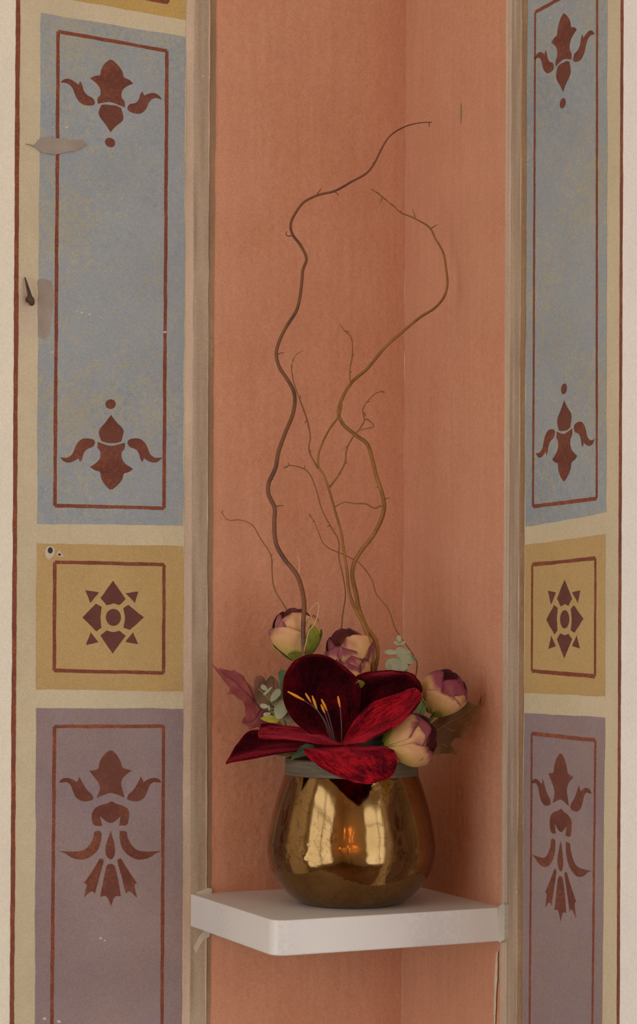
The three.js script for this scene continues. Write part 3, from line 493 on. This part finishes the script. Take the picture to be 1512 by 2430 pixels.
rosebud('upright cream rosebud with dark purple tip beside the olive maple leaf', at(1030, 1692, 0.015), at(1078, 1600, 0.026), 0.0208, 0, 0.9, { petals: [[-1.05, 0.95, 0.98, 1.02, 0.55], [0.1, 0.85, 0.70, 1.05, -0.2], [1.05, 0.9, 0.76, 1.0, 0.35, 1], [2.2, 1.0, 0.92, 0.98, 0.5], [0.45, 1.0, 1.0, 0.92, 1.0], [-2.4, 1.0, 1.03, 0.9, 0.9], [3.0, 0.9, 1.0, 0.82, 0.9], [0.9, 0.7, 1.05, 0.8, 1.2]], curl: 0.15, sepals: [[0.35, 0.3, 0.22], [-0.9, 0.4, 0.3], [2.6, 0.5, 0.5]] });
rosebud('cream rosebud with broad purple edge leaning over the vase collar', at(918, 1770, 0.04), at(1030, 1738, 0.052), 0.0238, 0, 0.7, { petals: [[-0.85, 0.85, 0.86, 1.03, -0.2], [0.95, 0.85, 0.92, 1.04, -0.1], [0.1, 0.95, 0.92, 0.97, 0.75, 1], [2.2, 1.05, 0.98, 0.98, 0.8], [-2.0, 0.95, 0.98, 0.98, 0.7], [-0.4, 0.95, 1.04, 0.9, 1.1], [3.2, 1.0, 1.03, 0.88, 0.9]], curl: 0.3, sepals: [[-0.75, 0.32, 0.5], [0.8, 0.45, 0.25], [2.6, 0.5, 0.5]] });

// ---------------------------------------------------------------- amaryllis
const velvetTex = texture(512, 1, (u, v, i, j) => { const n = fbm(u, v, 7, 4, 141), m = fbm(u, v, 40, 2, 151), g = hash3(i, j, 161); return mixc([34, 5, 10], [84, 9, 18], clamp(0.5 + (n - 0.5) * 1.7 + (m - 0.5) * 0.9 + (g - 0.5) * 0.25)); });
const litVelvetTex = texture(512, 1, (u, v, i, j) => { const n = fbm(u, v, 6, 4, 241), m = fbm(u, v, 36, 3, 251), st = vnoise(u * 34, v * 6, 255, 34), g = hash3(i, j, 261); return mixc([58, 7, 15], [168, 22, 34], clamp(0.56 + (n - 0.5) * 1.9 + (m - 0.5) * 1.1 + (st - 0.5) * 0.5 + (g - 0.5) * 0.3)); });
const velvetBump = texture(256, 1, (u, v, i, j) => { const g = 255 * (0.5 * fbm(u, v, 16, 3, 171) + 0.5 * hash3(i, j, 181)); return [g, g, g]; }, false);
const velvet = new THREE.MeshPhysicalMaterial({ map: velvetTex, roughness: 1, sheen: 1.8, sheenColor: new THREE.Color(1.0, 0.06, 0.10), sheenRoughness: 0.55, bumpMap: velvetBump, bumpScale: 0.0006, specularIntensity: 0.05 });
const litVelvet = velvet.clone(); litVelvet.map = litVelvetTex;   // brighter mottled copy for two petals: the light on them put into the colour
const THROAT = at(813, 1768, 0.036);
const flower = thing('amaryllis_flower', 'large dark crimson velvet amaryllis with orange stamens over the vase mouth', 'flower', THROAT.clone());
function petal(rows, seed, wr = 0.0012, mat = velvet) {
  const R = rows.map((r) => r.map(([x, y, d]) => at(x, y, d)));
  const f = (u, v) => { const col = R.map((r) => spline(r, u)), p = spline(col, v), s = Math.abs(u - 0.5) * 2, n = (vnoise(u * 5 + seed, v * 7, 400 + seed) - 0.5) * wr * smooth(0, 0.3, v) + (vnoise(u * 16 + seed, v * 3, 420 + seed) - 0.5) * wr * 0.6 * smooth(0.1, 0.4, v) * s; return p.addScaledVector(FW, -n).add(V(0, n * 0.6, 0)); };
  return part('petal', solidify(grid(28, 32, f), 0.0011), mat, flower);
}
petal([[[800, 1770, 0.034], [808, 1770, 0.032], [815, 1769, 0.031], [822, 1768, 0.032]], [[716, 1728, 0.048], [762, 1725, 0.028], [810, 1715, 0.020], [846, 1706, 0.024]], [[676, 1672, 0.058], [730, 1665, 0.03], [798, 1655, 0.02], [856, 1650, 0.024]], [[674, 1610, 0.064], [728, 1606, 0.04], [790, 1604, 0.03], [848, 1612, 0.028]], [[694, 1574, 0.068], [728, 1560, 0.056], [780, 1562, 0.046], [828, 1592, 0.036]], [[708, 1563, 0.070], [735, 1555, 0.064], [765, 1556, 0.056], [800, 1570, 0.046]]], 1);
petal([[[812, 1768, 0.034], [818, 1767, 0.031], [824, 1766, 0.032]], [[836, 1690, 0.022], [866, 1712, 0.014], [890, 1730, 0.028]], [[834, 1622, 0.024], [890, 1652, 0.012], [940, 1690, 0.030]], [[862, 1598, 0.034], [920, 1620, 0.020], [985, 1660, 0.034]], [[916, 1592, 0.044], [960, 1600, 0.036], [1002, 1640, 0.040]], [[950, 1594, 0.050], [978, 1600, 0.046], [998, 1620, 0.044]]], 2);
petal([[[810, 1768, 0.036], [818, 1769, 0.044], [824, 1769, 0.050]], [[840, 1712, 0.040], [862, 1738, 0.050], [872, 1757, 0.072]], [[880, 1672, 0.040], [908, 1702, 0.050], [932, 1728, 0.082]], [[938, 1650, 0.040], [960, 1668, 0.050], [976, 1694, 0.080]], [[972, 1634, 0.048], [988, 1640, 0.060], [1000, 1660, 0.074]], [[985, 1634, 0.060], [994, 1640, 0.066], [1000, 1650, 0.070]]], 3, 0.002, litVelvet);
petal([[[818, 1770, 0.040], [813, 1767, 0.036], [806, 1764, 0.034]], [[770, 1768, 0.064], [762, 1750, 0.044], [754, 1738, 0.034]], [[700, 1760, 0.076], [694, 1742, 0.052], [690, 1724, 0.036]], [[645, 1754, 0.076], [640, 1738, 0.052], [640, 1717, 0.038]], [[614, 1753, 0.064], [613, 1738, 0.05], [620, 1719, 0.042]]], 4, 0.0024);
petal([[[806, 1772, 0.036], [802, 1768, 0.030], [798, 1766, 0.026]], [[735, 1780, 0.046], [730, 1766, 0.036], [725, 1752, 0.026]], [[665, 1787, 0.052], [655, 1768, 0.036], [650, 1738, 0.024]], [[600, 1800, 0.052], [590, 1778, 0.038], [596, 1733, 0.028]], [[555, 1808, 0.048], [552, 1795, 0.042], [566, 1762, 0.036]], [[537, 1813, 0.044], [537, 1811, 0.043], [540, 1806, 0.042]]], 5);
petal([[[790, 1771, 0.036], [815, 1768, 0.034], [840, 1769, 0.036]], [[736, 1776, 0.050], [815, 1779, 0.050], [918, 1774, 0.050]], [[722, 1782, 0.066], [825, 1797, 0.072], [938, 1786, 0.066]], [[752, 1815, 0.084], [845, 1821, 0.096], [943, 1810, 0.084]], [[805, 1843, 0.098], [868, 1844, 0.110], [932, 1840, 0.098]], [[842, 1856, 0.104], [878, 1860, 0.112], [910, 1850, 0.104]]], 6, 0.0022, litVelvet);
const filMat = new THREE.MeshStandardMaterial({ color: 0x6a4a4c, roughness: 0.8 }), anther = new THREE.MeshStandardMaterial({ map: paint([206, 128, 26], { seed: 28, tile: 0.02, speck: [230, 164, 50], grain: 30 }), roughness: 0.9 });
for (const [base, mid, a, tip, r] of [
  [[792, 1762], [758, 1692], [722, 1662], [683, 1641], 3.2], [[786, 1760], [766, 1705], [738, 1666], [725, 1645], 2.8], [[790, 1762], [772, 1712], [752, 1682], [741, 1651], 3],
  [[796, 1764], [786, 1720], [776, 1686], [763, 1659], 3], [[793, 1764], [781, 1722], [771, 1692], [762, 1672], 2.8], [[811, 1764], [810, 1715], [807, 1678], [802, 1652], 3]]) {
  const p0 = at(...base, 0.038), p1 = at(...mid, 0.058), p2 = at(...a, 0.070), p3 = at(...tip, 0.074);
  const st = part('stamen', tube([p0, p1, p2, p3.clone().lerp(p2, 0.5)], taperPx(1.2, 1.3, 1.1), 24, 6), filMat, flower);
  mesh('anther', into(flower, tube([p2, p2.clone().lerp(p3, 0.35), p2.clone().lerp(p3, 0.8), p3], (t) => r * PXM * (0.45 + 0.55 * Math.sin(Math.PI * clamp(t, 0.04, 0.96))), 16, 8)), anther, st).userData.label = 'orange anther';
}
part('stem', tube([THROAT, THROAT.clone().lerp(MOUTH, 0.5).addScaledVector(FW, 0.004), MOUTH.clone().add(V(0, -0.002, 0))], (t) => lerp(0.0035, 0.0045, t), 16, 10), stemMat, flower);

// ---------------------------------------------------------------- leaves
const leafMat = new THREE.MeshPhysicalMaterial({ vertexColors: true, roughness: 0.75 });
function leaf(name, label, cat, pts, depth, c0, c1, root, veins, seed, group, veinColor) {
  const col = (x, y) => mix3(c0, c1, smooth(0.3, 0.7, 0.65 * vnoise(x / 22, y / 22, seed) + 0.35 * vnoise(x / 6, y / 6, seed + 1)));
  const base = root[root.length - 1], t = thing(name, label, cat, base.clone(), group);
  const blade = part('blade', sheet(pts, depth, 0.0006, col), leafMat, t);
  for (const v of veins) part('vein', tube(v.map(([x, y]) => at(x, y, depth(x, y) + 0.0003)), taperPx(1.6, 1.2, 0.7), 14, 5), new THREE.MeshStandardMaterial({ color: veinColor ?? 0x5a2c22, roughness: 0.8 }), blade);
  part('stalk', tube(root, () => 0.0009, 16, 6), stemMat, t);
  return t;
}
const bend = (x0, y0, d0, gx, gy, k = 0) => (x, y) => d0 + (x - x0) * PXM * gx + (y - y0) * PXM * gy + k * Math.pow((x - x0) * PXM, 2) + 0.0012 * Math.sin(x / 9 + y / 14);
const zL = (l) => l.map(([x, y]) => [500 + x * 0.1984, 1560 + y * 0.1984]), zR = (l) => l.map(([x, y]) => [900 + x * 0.17857, 1580 + y * 0.17857]);
{
  const d = bend(610, 1700, 0.0, -0.1, 0.35), j = at(690, 1770, d(690, 1770));
  leaf('maple_leaf', 'dusky red pointed maple leaf sticking out at the left', 'leaf', zL([[10, 80], [60, 112], [105, 145], [108, 115], [130, 138], [190, 150], [250, 165], [270, 150], [330, 180], [400, 230], [418, 290], [500, 350], [570, 430], [640, 560], [760, 700], [960, 1040], [800, 1000], [640, 860], [560, 830], [460, 862], [440, 820], [370, 780], [390, 720], [420, 700], [412, 640], [415, 600], [380, 520], [340, 500], [270, 440], [188, 435], [230, 400], [215, 350], [130, 240], [60, 150]]), d, lin(122, 46, 46), lin(150, 70, 66), [j, j.clone().lerp(MOUTH, 0.5), MOUTH.clone().add(V(-0.02, -0.002, 0.01))], [zL([[900, 980], [600, 620], [300, 300], [30, 95]]), zL([[600, 620], [500, 760], [400, 770]]), zL([[520, 520], [480, 400], [400, 250]])], 501, 'autumn leaves in the arrangement');
}
{
  const d = bend(1080, 1730, 0.0, 0.1, 0.1), j = at(985, 1770, d(985, 1770));
  leaf('maple_leaf', 'olive brown toothed maple leaf behind the right rosebuds', 'leaf', zR([[1435, 405], [1380, 420], [1320, 500], [1290, 545], [1235, 500], [1190, 470], [1150, 520], [1000, 560], [860, 640], [700, 760], [520, 980], [500, 1060], [700, 1190], [800, 1170], [960, 1160], [1045, 1198], [1005, 1120], [950, 1050], [1010, 960], [1110, 958], [1110, 930], [1190, 840], [1220, 760], [1278, 715], [1240, 690], [1330, 560], [1390, 480]]), d, lin(94, 58, 24), lin(118, 76, 30), [j, j.clone().lerp(MOUTH, 0.5), MOUTH.clone().add(V(0.02, -0.002, 0.01))], [zR([[540, 1020], [850, 800], [1200, 600], [1420, 415]]), zR([[850, 800], [1000, 860], [1200, 740]]), zR([[650, 950], [850, 1040], [1020, 1170]])], 511, 'autumn leaves in the arrangement', 0x8a6a30);
}
{
  const d = bend(632, 1640, 0.006, 0, 0.3), j = at(648, 1690, d(648, 1690));
  leaf('lobed_leaf', 'small brown green lobed leaf behind the left eucalyptus sprig', 'leaf', [[603, 1617], [608, 1606], [621, 1603], [627, 1609], [631, 1617], [637, 1608], [644, 1603], [652, 1609], [660, 1618], [664, 1640], [666, 1671], [645, 1692], [625, 1684], [611, 1671], [603, 1640]], d, lin(84, 74, 34), lin(110, 62, 48), [j, at(680, 1740, 0.02), MOUTH.clone().add(V(-0.015, -0.002, 0.02))], [[[645, 1688], [634, 1650], [620, 1606]], [[645, 1688], [650, 1650], [646, 1606]]], 521, 'autumn leaves in the arrangement', 0x6e5a2a);
}
{
  const d = bend(668, 1620, 0.004, 0, 0.3), j = at(672, 1700, d(672, 1700));
  leaf('strap_leaf', 'narrow green leaf tip left of the dark top petal', 'leaf', [[660, 1596], [666, 1590], [678, 1591], [682, 1605], [684, 1640], [680, 1700], [668, 1702], [664, 1660], [661, 1640], [664, 1620]], d, lin(58, 82, 48), lin(78, 100, 60), [j, at(690, 1745, 0.015), MOUTH.clone().add(V(-0.012, -0.002, 0.01))], [[[674, 1695], [671, 1640], [669, 1596]]], 531, undefined, 0x4a6038);
}
{
  const d = bend(640, 1705, 0.03, 0.2, 0.2), j = at(660, 1712, d(660, 1712));
  leaf('lime_leaf', 'small lime yellow leaf under the left eucalyptus sprig', 'leaf', [[617, 1705], [628, 1699], [640, 1696], [652, 1699], [664, 1710], [656, 1717], [640, 1715], [628, 1711]], d, lin(150, 142, 34), lin(172, 158, 40), [j, at(690, 1745, 0.025), MOUTH.clone().add(V(-0.01, -0.002, 0.02))], [[[662, 1711], [640, 1706], [620, 1705]]], 541, undefined, 0xa09428);
}
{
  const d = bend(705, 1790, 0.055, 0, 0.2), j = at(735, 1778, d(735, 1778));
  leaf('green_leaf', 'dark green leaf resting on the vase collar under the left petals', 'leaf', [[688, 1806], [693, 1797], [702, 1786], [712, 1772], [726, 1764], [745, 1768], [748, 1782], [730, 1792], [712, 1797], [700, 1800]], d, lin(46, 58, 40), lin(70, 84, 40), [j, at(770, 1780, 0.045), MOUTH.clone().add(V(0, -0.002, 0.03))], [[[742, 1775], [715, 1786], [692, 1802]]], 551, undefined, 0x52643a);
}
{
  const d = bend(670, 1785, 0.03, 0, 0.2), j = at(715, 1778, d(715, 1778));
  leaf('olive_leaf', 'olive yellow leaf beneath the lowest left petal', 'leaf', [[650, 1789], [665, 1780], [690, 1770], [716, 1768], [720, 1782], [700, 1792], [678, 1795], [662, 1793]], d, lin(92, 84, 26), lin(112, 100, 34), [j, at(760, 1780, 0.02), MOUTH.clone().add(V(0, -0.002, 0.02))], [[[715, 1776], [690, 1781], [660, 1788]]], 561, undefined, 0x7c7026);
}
{
  const d = bend(1000, 1680, 0.03, 0, 0.1), j = at(990, 1720, d(990, 1720));
  leaf('green_leaf', 'green leaf wedged between the two right rosebuds and the petal', 'leaf', [[978, 1690], [984, 1674], [996, 1660], [1008, 1654], [1014, 1660], [1012, 1680], [1006, 1700], [996, 1716], [984, 1716]], d, lin(72, 84, 36), lin(112, 122, 66), [j, at(960, 1750, 0.03), MOUTH.clone().add(V(0.02, -0.002, 0.02))], [[[990, 1712], [1000, 1685], [1008, 1660]]], 571, undefined, 0x5d6a34);
}

{
  const d = bend(880, 1760, 0.032, 0, 0.2), j = at(832, 1772, d(832, 1772));  // leaf added to fill the gap; its blackish colour stands for shade
  leaf('green_leaf', 'added blackish green leaf standing in for the shade in the gap under the brightest right petal', 'leaf', [[828, 1776], [840, 1756], [866, 1738], [900, 1722], [930, 1722], [946, 1740], [940, 1768], [918, 1786], [886, 1792], [852, 1788]], d, lin(34, 40, 30), lin(52, 60, 36), [j, at(826, 1784, 0.026), MOUTH.clone().add(V(0.005, -0.002, 0.02))], [[[834, 1774], [880, 1760], [938, 1744]]], 581, undefined, 0x3c4a2c);
}

// ---------------------------------------------------------------- eucalyptus
const eucMat = new THREE.MeshPhysicalMaterial({ vertexColors: true, roughness: 0.85 }), eucStem = new THREE.MeshStandardMaterial({ color: 0x8a8a48, roughness: 0.8 });
function eucalyptus(label, stem, d, leaves, twigs) {
  const w = stem.map(([x, y]) => at(x, y, d)), t = thing('eucalyptus_sprig', label, 'sprig', MOUTH.clone(), 'eucalyptus sprigs in the arrangement');
  part('stem', tube([MOUTH.clone().add(V(0, -0.002, 0.012)), ...w], taperPx(2.6, 2.2, 1.6, 1), 40, 6), eucStem, t);
  for (const l of twigs) part('side_stem', tube(l.map(([x, y]) => at(x, y, d + 0.002)), taperPx(1.4, 1), 10, 5), eucStem, t);
  leaves.forEach(([cx, cy, a, b, rot, tx, ty, dd = 0], k) => {        // centre, half length, half width, turn, tilt of the blade, extra depth
    const n = 20, c = Math.cos(rot), s = Math.sin(rot), pts = [];
    for (let i = 0; i < n; i++) { const q = i / n * 2 * Math.PI, e = a * Math.cos(q), f = b * Math.sin(q) * (1 - 0.25 * Math.cos(q)); pts.push([cx + c * e - s * f, cy + s * e + c * f]); }
    const dep = (x, y) => d + 0.004 + dd + (x - cx) * PXM * tx + (y - cy) * PXM * ty - 6 * (((x - cx) * PXM) ** 2 + ((y - cy) * PXM) ** 2);
    part('leaf', sheet(pts, dep, 0.0007, (x, y) => mix3(lin(122, 124, 92), lin(160, 156, 126), 0.5 * vnoise(x / 3, y / 3, 600 + k) + 0.5 * vnoise(x / 12, y / 12, 610 + k)), 2), eucMat, t);
  });
}
eucalyptus('pale grey green eucalyptus sprig left of the dark petals', [[700, 1740], [672, 1700], [655, 1680], [640, 1660], [622, 1642], [614, 1634]], 0.034,
  [[667, 1684, 24, 17, 1.9, 0.2, 0.5], [686, 1703, 17, 10, 0.6, -0.3, 0.4, -0.003], [654, 1650, 18, 9, 2.2, 0.3, 0.3], [659, 1664, 13, 8, 2.0, -0.4, 0.2, -0.004], [627, 1632, 9, 6, 0.6, 0, 0.4], [636, 1640, 14, 3.5, -0.75, 0.4, 0.3, 0.002], [628, 1676, 11, 5.5, 0.15, 0.2, 0.4], [634, 1695, 9, 4.5, -0.2, 0.2, 0.4], [639, 1681, 7, 2.5, 1.5, 0.2, 0.2, 0.002]],
  [[[655, 1684], [642, 1681], [628, 1677]], [[658, 1686], [645, 1690], [634, 1695]], [[646, 1668], [640, 1648], [630, 1634]]]);
eucalyptus('pale grey green eucalyptus sprig upright beside the golden branch', [[930, 1690], [940, 1620], [948, 1580], [951, 1545], [949, 1520], [947, 1508]], 0.006,
  [[942, 1580, 28, 17, 0.1, 0, 0.5, 0.006], [962, 1560, 24, 13, 0.7, -0.2, 0.4, 0.002], [972, 1568, 16, 9, -0.6, 0.3, 0.3, -0.004], [930, 1548, 17, 6, 0.05, 0.2, 0.3], [958, 1545, 18, 8, 0.25, 0, 0.4], [947, 1516, 8, 5.5, 1.5, 0, 0.3], [942, 1527, 8, 4, 0.5, 0.2, 0.3], [956, 1526, 8, 4, -0.5, -0.2, 0.3], [960, 1598, 20, 10, 0.5, 0.2, 0.3, -0.006]],
  [[[950, 1545], [938, 1546], [928, 1548]], [[950, 1552], [958, 1558], [966, 1564]]]);

// ---------------------------------------------------------------- candle chandelier behind the camera, mirrored in the vase
{
  const c = V(-1.25, 0, 2.15), n = thing('chandelier', 'brass two tier chandelier with warm candle bulbs hanging in the room', 'lamp', c.clone());
  const brass = new THREE.MeshStandardMaterial({ color: 0x9a7434, metalness: 0.9, roughness: 0.35 }), glow = new THREE.MeshStandardMaterial({ color: 0xffe0b0, emissive: 0xffa040, emissiveIntensity: 16 });
  const L = (l, seg) => new THREE.LatheGeometry(l.map(([r, h]) => new THREE.Vector2(r, h)), seg);
  mesh('column', L([[0.0001, 1.40], [0.02, 1.42], [0.035, 1.48], [0.018, 1.54], [0.014, 1.70], [0.03, 1.77], [0.014, 1.84], [0.012, 2.04], [0.006, 2.1], [0.006, 2.92], [0.05, 2.96], [0.06, 3.0], [0.0001, 3.0]], 24), brass, n);
  for (const [count, r, y, h] of [[8, 0.46, 1.62, 1.48], [5, 0.28, 1.95, 1.78]]) for (let i = 0; i < count; i++) {
    const a = (i + 0.5) / count * 2 * Math.PI, dx = Math.cos(a), dz = Math.sin(a), X = dx * r, Z = dz * r;
    mesh('arm', tube([V(dx * 0.012, h, dz * 0.012), V(X * 0.45, h - 0.05, Z * 0.45), V(X * 0.95, h - 0.01, Z * 0.95), V(X, y - 0.06, Z)], () => 0.006, 24, 8), brass, n);
    const cup = L([[0.0001, -0.06], [0.012, -0.06], [0.028, -0.045], [0.011, -0.04], [0.011, 0], [0.0001, 0]], 20); cup.translate(X, y, Z); mesh('candle_cup', cup, brass, n);
    const bulb = L([[0.0001, 0], [0.012, 0.006], [0.018, 0.022], [0.012, 0.046], [0.0001, 0.07]], 18); bulb.translate(X, y, Z); mesh('bulb', bulb, glow, n);
    const l = new THREE.PointLight(0xffa550, 0.035); l.position.set(c.x + X, y + 0.025, c.z + Z); l.castShadow = true; scene.add(l);
  }
}

// ---------------------------------------------------------------- nail in the wall
{
  const a = onWall[1](57, 660), b = onWall[1](66, 712), n = thing('iron_nail', 'rusty tapered iron nail in the pale plaster beside the red line', 'nail', V(b.x, b.y, 0));
  part('shank', tube([V(a.x, a.y, 0.003), V(lerp(a.x, b.x, 0.5), lerp(a.y, b.y, 0.5), 0.006), V(b.x, b.y, 0.008)], (t) => lerp(0.0007, 0.0024, t), 14, 6), M.rust, n);
  const c = onWall[1](70, 723); part('head', tube([V(b.x, b.y, 0.0), V(b.x, b.y, 0.008), V(lerp(b.x, c.x, 0.6), lerp(b.y, c.y, 0.5), 0.009), V(c.x, c.y, 0.006)], (t) => lerp(0.0026, 0.0030, Math.sin(t * Math.PI)), 12, 7), M.rust, n);
}

renderer.render(scene, camera);
